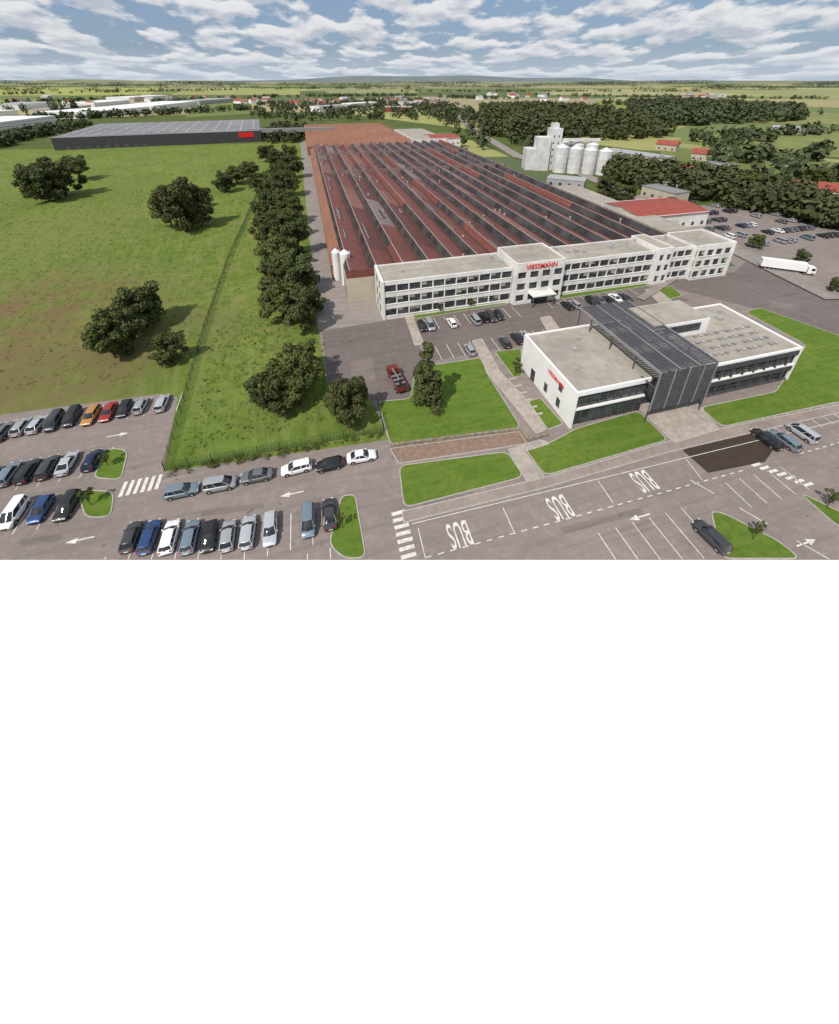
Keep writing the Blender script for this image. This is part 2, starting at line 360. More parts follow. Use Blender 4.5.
SE=101.5
wing(89.2,SE,-1.5,10.7,3.0,pier=1.0)
for (x0,x1,t0,h) in ((33.5,47,-1.6,11.6),(76.2,81,-1.2,11.0)):
    n=max(2,round((x1-x0)/3.2)); bw=(x1-x0)/n
    zs=[0]+[z for f in FL for z in f]+[h]
    for i in range(0,len(zs),2): W.box(x0,x1,t0,t0+.4,zs[i],zs[i+1])
    W.box(x0,x1,t0+.6,D+.01,0,h-.5); W.box(x0,x0+.25,t0+.4,D,h-.5,h); W.box(x1-.25,x1,t0+.4,D,h-.5,h); W.box(x0,x1,D-.2,D+.006,h-.5,h+.001)
    RF.box(x0+.3,x1-.3,t0+.41,D-.3,h-.495,h-.3)
    W.box(x0-.003,x0+.3,t0+.02,t0+.59,0,h-.01); W.box(x1-.3,x1+.003,t0+.02,t0+.59,0,h-.01)
    for a,c in FL:
        GL.box(x0+.3,x1-.3,t0+.3,t0+.58,a-.02,c+.02)
        for i in range(n+1):
            x=x0+i*bw; W.box(max(x0,x-.55),min(x1,x+.55),t0+.01,t0+.28,a,c)
        for i in range(n): x=x0+(i+.5)*bw; FR.box(x-.05,x+.05,t0+.2,t0+.295,a,c)
W.box(0,.58,-.25,D+.02,0,HT+.15); W.box(SE+.02,SE+.6,-1.7,D+.02,0,10.8)
for t in (3,6.5):
    for a,c in FL: GL.box(-.04,-.002,t-.6,t+.6,a,c); FR.box(-.08,-.045,t-.03,t+.03,a,c)
W.box(37.5,44,-4.2,-1.62,3.0,3.3); FR.box(37.7,37.9,-4.0,-3.8,0,3.0); FR.box(43.6,43.8,-4.0,-3.8,0,3.0)
GL.box(38.5,43,-1.9,-1.63,.1,2.9); FR.box(40.7,40.8,-1.96,-1.91,.1,2.9)
W.obj('walls',M['white'],off); GL.obj('windows',M['glass'],off); FR.obj('window_frames',M['grey'],off); RF.obj('roof',M['roofg'],off); BL.obj('blinds',M['beige'],off)
R=MB()
for i in range(22):
    s=random.uniform(4,98); t=random.uniform(2,8); w=random.uniform(.4,1.1); R.box(s,s+w,t,t+w,HT-.5,HT+random.uniform(.3,.9))
for s0,s1 in ((3,32),(50,75)): R.box(s0,s1,5.4,5.55,HT-.29,HT-.15)
R.obj('roof_vents',M['lgrey'],off)
text('sign','VIESSMANN',1.8,M['sign'],off,(40.3,-1.72,10.35),(math.pi/2,0,0),.06,(.86,1,1),.006)

# ---------------- factory with shed roof ----------------
fac=empty('factory_hall',(A0[0],A0[1],0),ANG)
s0,s1,t0,t1=-7.0,99.0,11.5,250.0
Wl=MB(); Wl.box(s0,s1,t0,t1,0,6.5,0)
Wl.box(s0-.15,s0+14,t0-.15,t0-.01,0,6.45,1); Wl.box(s0-.15,s0-.01,t0-.008,t0+13.8,0,6.45,1)
for i in range(3): Wl.box(s0-.2,s0-.155,t0+1.5+i*4.2,t0+4+i*4.2,.2,3.6,2)
Wl.obj('walls',[M['brick'],M['beige'],M['mgrey']],fac)
RR=MB(); GG=MB(); RD=MB(); TR=MB()
ns=15; sw=(s1-s0)/ns; gw=.75
for k in range(ns):
    a=s0+k*sw; base=6.6; top=8.6; e_=a+sw-gw
    y=t0
    while y<t1-.5:
        L=min(random.choice([14,22,34,46]),t1-y)
        far=(y-t0)/(t1-t0)
        m=random.choices([0,1,2,3],[5,1.2+4*far,1.6,.15+1.6*far])[0]
        RR.poly([(a+.9,y,top),(e_,y,base),(e_,y+L,base),(a+.9,y+L,top)],m); y+=L
    RR.poly([(a,t0,base),(e_,t0,base),(a+.9,t0,top)]); RR.poly([(a,t1,base),(a+.9,t1,top),(e_,t1,base)])
    t=t0
    while t<t1-1:
        L=min(random.choice([18,30,42,60]),t1-t)
        (GG if random.random()<.82 else RR).poly([(a,t,base),(a+.9,t,top),(a+.9,t+L,top),(a,t+L,base)])
        t+=L
    TR.box(a+.82,a+1.04,t0,t1,top-.02,top+.08,0)
    for j in range(int((t1-t0)/4)): TR.box(a-.0,a+.06,t0+j*4,t0+j*4+.12,base+.02,base+.2,0)
    zf=lambda x:top-(x-(a+.9))/(sw-gw-.9)*(top-base)
    RD.box(e_,a+sw-.05,t0,t1,base-.2,base-.05)
    for j in range(11):
        r_=random.random()
        if r_<.5:
            y0=t0+3+j*21.5+random.uniform(-3,3); L=random.choice([8,12,16]); x0=a+sw*random.choice([.34,.38,.44]);x1=x0+sw*random.choice([.1,.14,.2])
            GG.poly([(x0,y0,zf(x0)+.12),(x1,y0,zf(x1)+.12),(x1,y0+L,zf(x1)+.12),(x0,y0+L,zf(x0)+.12)])
            TR.poly([(x0-.2,y0,zf(x0)+.14),(x0,y0,zf(x0)+.13),(x0,y0+L,zf(x0)+.13),(x0-.2,y0+L,zf(x0)+.14)])
    for j in range(9):
        if random.random()<.4:
            x=a+random.uniform(2,5); y=random.uniform(t0+3,t1-3); h=random.uniform(-.8,.2); TR.cyl((x,y,6.5),(x,y,top+h),.22,.22,8,1); TR.cyl((x,y,top+h),(x,y,top+h+.2),.36,.2,8,1)
for y in (t0+128,t0+190): RR.box(s0,s1,y,y+.4,6.4,8.72,3)
RR.box(s0-.1,s1+.1,t0-.005,t0+.35,6.47,8.7)
RR.obj('roof',[M['redroof'],M['redroof2'],M['redroof3'],M['greysheet']],fac); GG.obj('skylights',M['skyl'],fac); RD.obj('gutters',M['valley'],fac); TR.obj('ridge_caps_and_vents',[M['ridge'],M['lgrey']],fac)
b=MB(); b.poly([(s0-3.2,t0+14,4.2),(s0-.01,t0+14,6.55),(s0-.01,t1,6.55),(s0-3.2,t1,4.2)]); b.box(s0-3.1,s0-.02,t0+14.1,t1-.1,0,4.1)
for i in range(28): b.box(s0-3.16,s0-3.105,t0+18+i*8,t0+21+i*8,1.2,3.2,1)
b.obj('side_aisle',[M['orroof'],M['glass']],fac)
b=MB(); b.box(-12,70,250.2,400,0,6.5,1)
for k in range(13):
    y=250.2+k*11.5; b.poly([(-12,y,6.6),(70,y,6.6),(70,y+8,9.3),(-12,y+8,9.3)],0); b.poly([(-12,y+8,9.3),(70,y+8,9.3),(70,y+11.5,6.6),(-12,y+11.5,6.6)],0)
    b.poly([(-12,y,6.6),(-12,y+8,9.3),(-12,y+11.5,6.6)],1)
b.obj('rear_hall',[M['orroof'],M['brick']],fac)
b=MB(); b.box(99.2,112,22,90,0,6,0); b.box(99.4,111.8,22.2,89.8,6.001,6.1,1); b.box(72,100,252,330,0,9,2); b.box(72.2,99.8,252.2,329.8,9.001,9.1,1)
b.obj('annexe',[M['beige'],M['roofg'],M['white']],fac)
def silo(name,px,py,r,h,mat,cone=1.0):
    p=G(px,py); b=MB(); b.cyl((0,0,0),(0,0,h),r,r,24); b.cyl((0,0,h),(0,0,h+cone),r*1.03,r*.15,24)
    for i in range(1,int(h/2.5)): b.cyl((0,0,i*2.5),(0,0,i*2.5+.08),r*1.015,r*1.015,24)
    b.box(r,r+.12,-.25,-.2,0,h+.6);b.box(r,r+.12,.2,.25,0,h+.6)
    for i in range(int(h/.6)): b.box(r+.02,r+.1,-.2,.2,i*.6,i*.6+.06)
    return b.obj(name,mat,None,(p[0],p[1],0))
silo('storage_silo',347,284,1.35,9.5,M['whitep']); silo('storage_silo',338,279,1.1,8.5,M['whitep'])

# ---------------- new administration building ----------------
B0=G(577,393,7.6)
adm=empty('administration_building',(B0[0],B0[1],0),ANG)
W=MB();GL=MB();FR=MB();RF=MB()
Lx=47.8; Dp=17.2; ht=7.6
W.box(0,.4,-.05,Dp,0,ht); W.box(.4,14,Dp-.4,Dp,0,ht); W.box(.4,14,0,Dp-.4,ht-.9,ht-.45); W.box(.4,14.2,-.05,.3,ht-.7,ht)
RF.box(.4,14,.3,Dp-.4,ht-.449,ht-.25); W.box(.4,14,.9,Dp-.41,0,.15); 
GL.box(.42,14,.55,.75,.15,ht-.91); W.box(.41,14,.1,.5,3.55,3.85)
for i in range(10): x=.6+i*1.49; FR.box(x-.05,x+.05,.4,.549,.15,3.5); FR.box(x-.05,x+.05,.4,.549,3.95,ht-.91)
for z in (1.2,4.9,5.9): FR.box(.42,14,.45,.53,z,z+.07)
W.box(24,Lx,-.05,.3,ht-.45,ht); W.box(Lx-.4,Lx,.3,Dp,0,ht); W.box(24,Lx-.4,Dp-.4,Dp,0,ht); W.box(24,Lx-.4,.3,Dp-.4,ht-.9,ht-.455)
RF.box(14.01,Lx-.4,.31,Dp-.41,ht-.448,ht-.25); W.box(24,Lx-.41,.0,.5,3.52,3.72); FR.box(24,Lx-.4,.1,.8,0,.35)
W.box(Lx-.399,Lx,-.05,.299,0,ht-.451)
GL.box(24,Lx-.42,.55,.75,.35,ht-.91)
for i in range(17): x=24.2+i*1.45; FR.box(x-.05,x+.05,.35,.549,.35,3.5); FR.box(x-.05,x+.05,.35,.549,3.75,ht-.5)
for z in (1.3,4.8,6.0): FR.box(24,Lx-.42,.42,.53,z,z+.07)
for i in range(6):
    for z0 in (2.4,5.95): FR.box(24,Lx-.42,-.02,.08,z0+i*.17,z0+i*.17+.08)
for i in range(9): x=24.6+i*2.6; FR.box(x,x+.12,-.0,.34,.35,3.5); FR.box(x,x+.12,-.0,.34,3.75,ht-.5)
GL.box(14,24,1.6,1.8,0,ht-.5); W.box(14,24,1.81,Dp-.42,0,.1); W.box(14,24,1.0,2.0,ht-.5,ht-.451); W.box(14,24,Dp-.39,Dp-.01,0,ht)
for i in range(8): x=14.3+i*1.34; FR.box(x-.04,x+.04,1.5,1.599,0,ht-.5)
for z in (2.6,5): FR.box(14,24,1.5,1.59,z,z+.08)
for t,a,c,w in ((4,1.2,3.0,.5),(4,4.6,6.2,.5),(8,1.2,3.0,.5),(12.5,.1,2.6,.7)): GL.box(-.05,-.002,t-w,t+w,a,c); FR.box(-.08,-.051,t-.03,t+.03,a,c)
W.box(22,35,9,Dp-.8,ht-.249,ht+3.0); RF.box(22.2,34.8,9.2,Dp-1,ht+3.001,ht+3.1); GL.box(24.6,33,8.9,8.999,ht+.8,ht+2.4)
W.obj('walls',M['whitep'],adm); GL.obj('windows',M['glass'],adm); FR.obj('window_frames',M['grey'],adm); RF.obj('roof',M['roofg'],adm)
b=MB(); zc=10.6; a,c,ta,tb=12.9,24.4,-2.2,19.0
y=ta
while y<tb: b.box(a+.2,c-.2,y,y+.34,zc,zc+.06); y+=.5
for x in (a,a+3.8,a+7.6,c-.2): b.box(x,x+.2,ta,tb,zc-.35,zc+.1,1)
for x in (a+.05,c-.2):
    for t in (3,9,15,18.7): b.box(x,x+.15,t,t+.15,ht-.3 if t<17 else 0,zc-.35)
z=2.9
while z<zc-.2: b.box(a+.2,c-.2,ta-.12,ta-.02,z,z+.3); z+=.42
for x in (a,a+2.9,a+5.8,a+8.7,c-.2): b.box(x,x+.2,ta-.15,ta-.001,2.7,zc+.05,1)
b.box(a,a+.2,ta+.01,1.0,ht-.3,ht-.1); b.box(c-.2,c,ta+.01,.0-.06,ht-.3,ht-.1)
b.box(a,a+.15,ta,ta+.15,0,2.7); b.box(c-.15,c,ta,ta+.15,0,2.7)
b.obj('louvre_canopy',[M['grey'],M['mgrey']],adm)
b=MB()
for j in range(4):
    y=2.2+j*1.9
    for i in range(15):
        x=26+i*1.3
        if (i*5+j*3)%6==0 or x>45.6: continue
        b.box(x,x+.7,y,y+.5,ht-.1,ht+.02,(i+j)%2); b.box(x+.05,x+.1,y+.2,y+.25,ht-.249,ht-.1,0); b.box(x+.6,x+.65,y+.2,y+.25,ht-.249,ht-.1,0)
    b.box(26,45.8,y+.62,y+.68,ht-.2,ht-.12,0)
for s,t,w in ((3,5,.6),(6,10,.8),(9,13,.6),(5,14,.5),(10,6,.5),(37,12,2.2),(41,11.5,1.4),(44,14,.8)): b.box(s,s+w,t,t+w*.8,ht-.249,ht+.15+w*.25)
for x in (36,36.6): b.cyl((x,15.5,ht-.2),(x,15.5,ht+1.2),.15,.15,8)
b.obj('roof_equipment',[M['lgrey'],M['mgrey']],adm)
text('sign','VIESSMANN',1.15,M['sign'],adm,(-.06,5.6,5.9),(math.pi/2,0,-math.pi/2),.03,(.75,1,1),.004)

# ---------------- vehicles ----------------
def loft(b,rings,m):
    n=len(rings[0]); base=len(b.v)
    for r in rings: b.v+=r
    for i in range(len(rings)-1):
        for j in range(n): b.f.append([base+i*n+j,base+i*n+(j+1)%n,base+(i+1)*n+(j+1)%n,base+(i+1)*n+j][::-1]); b.m.append(m)
    b.f.append([base+j for j in range(n)]); b.m.append(m); b.f.append([base+(len(rings)-1)*n+j for j in range(n)][::-1]); b.m.append(m)
def carmesh(kind):
    P={'hatch':dict(L=4.0,W=1.72,H=1.46,gr=(-.475,-.36,.07,.27),zt=[.80,.95,.97,.96,.94,.92,.88,.80,.72,.58]),
       'sedan':dict(L=4.45,W=1.78,H=1.44,gr=(-.38,-.2,.06,.24),zt=[.78,.93,.96,.96,.93,.91,.87,.79,.70,.56]),
       'wagon':dict(L=4.4,W=1.78,H=1.5,gr=(-.48,-.42,.07,.25),zt=[.80,.96,.98,.97,.94,.92,.88,.80,.71,.57]),
       'van':dict(L=4.3,W=1.8,H=1.75,gr=(-.485,-.45,.14,.36),zt=[.95,1.05,1.08,1.07,1.06,1.05,1.0,.92,.80,.62])}[kind]
    L,Wd,Hh=P['L'],P['W'],P['H']; hw=Wd/2; b=MB()
    xs=[-.5,-.485,-.42,-.25,0,.18,.28,.40,.47,.5]; ws=[.80,.9,.97,1,1,1,.99,.96,.87,.72]; zb=[.40,.28,.22,.2,.2,.2,.2,.22,.26,.36]
    rings=[]
    for x,w,z0,z1 in zip(xs,ws,zb,P['zt']):
        w*=hw; X=x*L; pts=[(w*.9,z0),(w*.985,z0+.14),(w,z0+(z1-z0)*.6),(w*.96,z1-.07),(w*.84,z1-.005),(w*.4,z1+.025)]
        rings.append([(X,p,z) for p,z in pts]+[(X,-p,z) for p,z in pts[::-1]])
    loft(b,rings,0)
    xr0,xr1,xf1,xf0=[q*L for q in P['gr']]; zb_=P['zt'][4]-.04; wb=hw*.88; wt=hw*.68
    def ring(t,ins=0):
        z=zb_+(Hh-.05-zb_)*t; w=wb+(wt-wb)*t-ins; r=xr0+(xr1-xr0)*t+ins; f=xf0+(xf1-xf0)*t-ins
        return [(r,-w*.92,z),(r-.05*L*.4,0,z),(r,w*.92,z),(r+.1,w,z),(f-.12,w,z),(f,w*.9,z),(f+.12,0,z),(f,-w*.9,z),(f-.12,-w,z),(r+.1,-w,z)]
    loft(b,[ring(0,.02)[::-1],ring(.5,.015)[::-1],ring(1,.02)[::-1]],1)
    top=ring(1,-.005); rt=[(x*.97,y*.8,Hh) for x,y,z in top]
    loft(b,[[(x,y,z-.03) for x,y,z in top][::-1],[(x,y,z+.01) for x,y,z in top][::-1],rt[::-1]],0)
    def lerp(x0,x1,t): return x0+(x1-x0)*t
    for sgn in(-1,1):
        for (xb,xt,w) in ((xf0-.1,xf1-.06,.05),(xr0+.08,xr1+.06,.07),(lerp(xr0,xf0,.5),lerp(xr1,xf1,.45),.045)) + (((lerp(xr0,xf0,.22),lerp(xr1,xf1,.14),.05),) if kind!='hatch' else ()):
            b.cyl((xb,sgn*(wb-.005),zb_),(xt,sgn*(wt-.0),Hh-.06),w,w*.8,6,0)
        b.box(xf0-.42,xf0-.28,sgn*hw*.95-.0 if sgn>0 else sgn*hw*.95-.16,sgn*hw*.95+.16 if sgn>0 else sgn*hw*.95,zb_+.02,zb_+.15,0)
        for wx in (.305,-.30):
            y0=sgn*(hw-.2);y1=sgn*(hw+.012)
            b.cyl((wx*L,y0,.36),(wx*L,sgn*(hw+.003),.36),.385,.385,18,2)
            b.cyl((wx*L,y0,.32),(wx*L,y1,.32),.315,.315,18,2); b.cyl((wx*L,y1-sgn*.02,.32),(wx*L,y1+sgn*.006,.32),.2,.19,12,3)
        b.box(-.25*L+.1,.25*L-.05,sgn*hw*.985-.03,sgn*hw*.985+.02,.2,.3,2)
        b.box(.462*L,.487*L,sgn*hw*.62-.17,sgn*hw*.62+.17,.6,.72,4); b.box(-.503*L,-.478*L,sgn*hw*.68-.13,sgn*hw*.68+.13,.68,.9,5)
    b.box(.49*L,.505*L,-.4,.4,.38,.52,2); b.box(-.508*L,-.495*L,-.26,.26,.5,.61,4); b.box(-.505*L,-.49*L,-.6,.6,.3,.4,2)
    me=b.mesh('car_'+kind,[paint('white'),M['cglass'],M['tyre'],M['rim'],M['lampw'],M['lampr']])
    me.polygons.foreach_set('use_smooth',[True]*len(me.polygons))
    try: me.set_sharp_from_angle(angle=math.radians(35))
    except Exception: pass
    return me
CM={k:carmesh(k) for k in('hatch','sedan','wagon','van')}
def car(x,y,ang,color,kind=None,z=.032):
    kind=kind or random.choice(['hatch','hatch','hatch','sedan','wagon','wagon','van'])
    o=bpy.data.objects.new('parked_car',CM[kind]); scene.collection.objects.link(o)
    o.material_slots[0].link='OBJECT'; o.material_slots[0].material=paint(color)
    y=max(y,YCUT+2.2*abs(math.sin(ang))+.9*abs(math.cos(ang))+.12)
    o.location=(x,y,z); o.rotation_euler[2]=ang+random.uniform(-.04,.04)
def carpx(px,py,ang,color,kind=None):
    p=G(px,py,.7); car(p[0]+random.uniform(-.08,.08),p[1]+random.uniform(-.15,.15),ang,color,kind)
UP=ANG+math.pi/2; DN=UP+math.pi
for px,py,c in ((-32,436,'grey'),(-15,433,'white'),(3,431,'grey'),(20,427,'silver'),(37,424,'lsilver'),(54,421,'dgrey'),(72,417,'black'),(91,415,'orange'),(108,412,'red'),(124,408,'black'),(141,405,'silver'),(162,402,'lsilver')):
    carpx(px,py,random.choice([UP,DN]),c)
for px,py,c in ((-14,477,'silver'),(8,474,'bgrey'),(27,471,'black'),(47,467,'dgrey'),(67,463,'lsilver'),(93,459,'navy')): carpx(px,py,random.choice([UP,DN]),c)
for px,py,c,k in ((13,514,'white','van'),(41,508,'blue','hatch'),(66,506,'black','wagon')): carpx(px,py,DN,c,k)
for px,py,c in ((182,490,'bgrey'),(220,484,'silver'),(256,476,'grey'),(296,468,'white'),(329,464,'black'),(361,456,'white')): carpx(px,py,ANG+math.pi*random.choice([0,1]),c)
for px,py,c in ((122,549,'dgrey'),(144,545,'blue'),(165,543,'white'),(187,541,'bgrey'),(208,538,'black'),(228,534,'silver'),(248,531,'lsilver'),(270,528,'lsilver'),(308,520,'bgrey'),(329,513,'dgrey')): carpx(px,py,random.choice([UP,DN]),c)
carpx(715,541,UP+.1,'dgrey','wagon'); carpx(767,438,UP,'black'); carpx(785,440,UP,'bgrey','wagon'); carpx(803,433,UP,'lsilver','van')
for px,py,c in ((422,326,'black'),(430,325,'silver'),(452,322,'white'),(475,319,'silver'),(484,317,'black'),(491,316,'dgrey'),(499,315,'black'),(567,305,'black'),(575,304,'silver'),(592,301,'black'),(600,300,'grey'),(608,299,'black'),(616,298,'white'),(625,297,'dgrey'),(470,349,'silver'),(505,342,'dgrey'),(517,338,'black'),(527,336,'silver')):
    carpx(px,py,random.choice([UP,DN]),c)
cols=['black','silver','grey','white','lsilver','dgrey','navy','bgrey','dgrey','silver']
base=G(735,240)
for r in range(7):
    for i in range(24):
        if random.random()<.5:
            x=base[0]+E1[0]*(i*2.6)+E2[0]*(r*8.5-6); y=base[1]+E1[1]*(i*2.6)+E2[1]*(r*8.5-6); car(x,y,UP,random.choice(cols))
def lorry(name,px,py,ang,cabm,boxm,L=12,dump=False,sc=1):
    p=G(px,py); b=MB()
    if dump:
        b.box(-4,2.0,-.5,.5,.8,1.1,2)
        for x0,x1,y0,y1,z0,z1 in ((-4.2,1.8,-1.25,-1.15,1.2,2.3),(-4.2,1.8,1.15,1.25,1.2,2.3),(-4.2,-4.1,-1.14,1.14,1.2,2.3),(1.7,1.8,-1.14,1.14,1.2,2.6),(-4.2,1.8,-1.14,1.14,1.1,1.2)): b.box(x0,x1,y0,y1,z0,z1,0)
        b.box(-3.9,1.5,-1.1,1.1,1.21,1.9,3); xw=(-3,-1.7,3.1); cx=2.1
        for x in (-2.5,-1,.5): b.box(x-.06,x+.06,-1.3,1.3,1.25,2.36,1)
        b.cyl((1.95,.4,1.1),(1.95,.4,3.2),.18,.16,8,4); b.cyl((1.95,.4,3.2),(-2.2,0,3.0),.17,.14,8,4); b.cyl((-2.2,0,3.0),(-2.6,0,2.2),.12,.35,8,2)
    else:
        b.box(-L/2-1,L/2-1,-1.27,1.27,1.15,3.9,1); b.box(-L/2-.9,L/2-1.1,-.5,.5,.8,1.14,2); xw=(-L/2+.4,-L/2+1.7,-L/2+3.0,L/2+.9,L/2-1.2); cx=L/2-.6
    prof=[(cx,.55),(cx+2.2,.55),(cx+2.25,1.7),(cx+1.95,2.9),(cx+.1,3.0),(cx,2.9)]
    n=len(prof); bb=len(b.v)
    for y in(-1.2,1.2): b.v+=[(x,y,z) for x,z in prof]
    b.f.append([bb+i for i in range(n)]);b.m.append(0);b.f.append([bb+n+i for i in range(n)][::-1]);b.m.append(0)
    for i in range(n): b.f.append([bb+(i+1)%n,bb+i,bb+n+i,bb+n+(i+1)%n]); b.m.append(0)
    b.poly([(cx+2.26,-1.05,1.75),(cx+2.26,1.05,1.75),(cx+2.0,1.05,2.78),(cx+2.0,-1.05,2.78)],3)
    for s in(-1,1): b.box(cx+.9,cx+1.9,s*1.21-.01,s*1.21+.01,1.7,2.6,3); b.box(cx+2.2,cx+2.3,s*.9-.15,s*.9+.15,.8,1.0,4)
    b.box(cx+2.2,cx+2.32,-1.1,1.1,.5,.75,2)
    for x in xw:
        for s in(-1,1): b.cyl((x,s*.8,.5),(x,s*1.24,.5),.5,.5,16,2); b.cyl((x,s*1.22,.5),(x,s*1.26,.5),.27,.25,10,4)
    o=b.obj(name,[cabm,boxm,M['tyre'],M['black'],M['rim']],None,(p[0],p[1],.04),ang); o.scale=(sc,sc,sc)
lorry('tipper_truck',397,384,UP+.12,M['truckred'],M['lgrey'],dump=True,sc=.78)
lorry('articulated_lorry',784,271,ANG+math.radians(-38),M['whitep'],M['whitep'],13,sc=.85)

# ---------------- vegetation ----------------
def tree_mesh(seed,hgt=10,rad=4,shape='round',nc=46,nl=120,ls=.32,mat='leaf',base=.22):
    r=np.random.default_rng(seed); b=MB()
    p=Vector((0,0,-.1)); rr=.035*hgt*.8; tr=[p.copy()]
    for i in range(6):
        q=p+Vector((r.uniform(-.2,.2),r.uniform(-.2,.2),hgt*.13)); b.cyl(p,q,rr,rr*.82,8,0,False); rr*=.82; p=q; tr.append(p.copy())
    cen=[]
    for i in range(nc):
        if shape=='column':
            z=r.uniform(.1,1); w=rad*(1-(z-.1))**.7*r.uniform(.2,1.0)
            a=r.uniform(0,6.28); cen.append((math.cos(a)*w,math.sin(a)*w,z*hgt*.97,rad*.38*(1.15-z*.7)))
        else:
            u=r.normal(size=3); u/=np.linalg.norm(u); k=r.uniform(.4,.95)
            lump=1+.25*math.sin(3*math.atan2(u[1],u[0])+seed)
            zz=hgt*(base+(1-base)*.5)+u[2]*k*hgt*(1-base)*.5
            cen.append((u[0]*k*rad*lump,u[1]*k*rad*lump,zz,rad*r.uniform(.16,.34)))
    for c in cen[:14]:
        st=tr[min(5,max(1,int(c[2]/hgt*6)-1))]; mid=(st+Vector(c[:3]))/2+Vector((0,0,.3)); b.cyl(st,mid,.1*hgt/10,.06*hgt/10,5,0,False); b.cyl(mid,Vector(c[:3]),.06*hgt/10,.02,5,0,False)
    base_v=len(b.v)
    cs=np.array(cen); N=nc*nl; ci=np.repeat(np.arange(nc),nl)
    d=r.normal(size=(N,3)); d/=np.linalg.norm(d,axis=1)[:,None]; k=r.uniform(.35,1.12,N)**.5
    P=cs[ci,:3]+d*(cs[ci,3]*k)[:,None]*np.array([1,1,.75])
    P[:,2]=np.maximum(P[:,2],.3)
    nrm=d+r.normal(size=(N,3))*.55+np.array([0,0,.35]); nrm/=np.linalg.norm(nrm,axis=1)[:,None]
    a=np.cross(nrm,r.normal(size=(N,3))); a/=np.linalg.norm(a,axis=1)[:,None]; c=np.cross(nrm,a)
    s=(ls*r.uniform(.6,1.3,N))[:,None]
    Q=np.stack([P-a*s,P-c*s*.6,P+a*s,P+c*s*.6],1).reshape(-1,3)
    me=bpy.data.meshes.new('tree'); nf=len(b.f)
    allv=b.v+[tuple(x) for x in Q]; fs=b.f+[[base_v+4*i+j for j in range(4)] for i in range(N)]
    me.from_pydata(allv,[],fs); me.materials.append(M['bark']); me.materials.append(M[mat])
    me.polygons.foreach_set('material_index',[0]*nf+[1]*N); me.update(); return me
TP=[tree_mesh(i+1,10,4.2,mat='leaf' if i%2 else 'leafd',base=(.0,.1,.03,.18,.06,.14)[i]) for i in range(6)]
TC=tree_mesh(50,14,2.6,'column',70,100,.27,'leafd'); TS=tree_mesh(61,4,1.3,'round',14,60,.16,'leaf',.35)
def place(px,py,topy,wpx,kind='tree',name='deciduous_tree'):
    x,y=G(px,py)
    v=280-topy; h=H+y*(v*C-F*S)/(F*C+v*S); h=max(h,1.5)*.95; w=wpx*depth(y)/F
    if kind=='tree': me=random.choice(TP); hh,ww=10,9.0
    elif kind=='col': me=TC; hh,ww=14,5.0
    else: me=TS; hh,ww=4,3
    o=bpy.data.objects.new(name,me); scene.collection.objects.link(o)
    o.location=(x,y,0); o.scale=(w/ww*random.uniform(.95,1.05),w/ww*random.uniform(.95,1.05),h/hh); o.rotation_euler[2]=random.uniform(0,6.28); return o
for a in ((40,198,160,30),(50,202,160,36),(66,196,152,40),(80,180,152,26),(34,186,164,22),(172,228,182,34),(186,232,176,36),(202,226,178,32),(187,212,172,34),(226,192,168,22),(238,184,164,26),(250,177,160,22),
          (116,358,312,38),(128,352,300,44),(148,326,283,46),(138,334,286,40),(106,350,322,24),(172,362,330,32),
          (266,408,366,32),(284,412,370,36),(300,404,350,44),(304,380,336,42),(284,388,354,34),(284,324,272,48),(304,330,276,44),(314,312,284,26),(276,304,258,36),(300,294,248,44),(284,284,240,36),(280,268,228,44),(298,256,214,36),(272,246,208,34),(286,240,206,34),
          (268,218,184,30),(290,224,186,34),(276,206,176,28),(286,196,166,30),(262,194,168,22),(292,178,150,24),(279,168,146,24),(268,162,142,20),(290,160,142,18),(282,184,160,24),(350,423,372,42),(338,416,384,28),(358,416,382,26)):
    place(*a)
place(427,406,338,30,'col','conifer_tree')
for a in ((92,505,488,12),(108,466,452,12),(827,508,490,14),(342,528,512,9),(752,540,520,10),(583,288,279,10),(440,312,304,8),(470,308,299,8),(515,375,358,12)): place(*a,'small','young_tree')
for a in ((606,196,172,26),(622,205,182,24),(672,212,196,22),(755,248,233,16),(800,262,248,14),(742,196,170,30),(818,186,166,26),(832,292,276,12),(690,222,208,14)): place(*a)

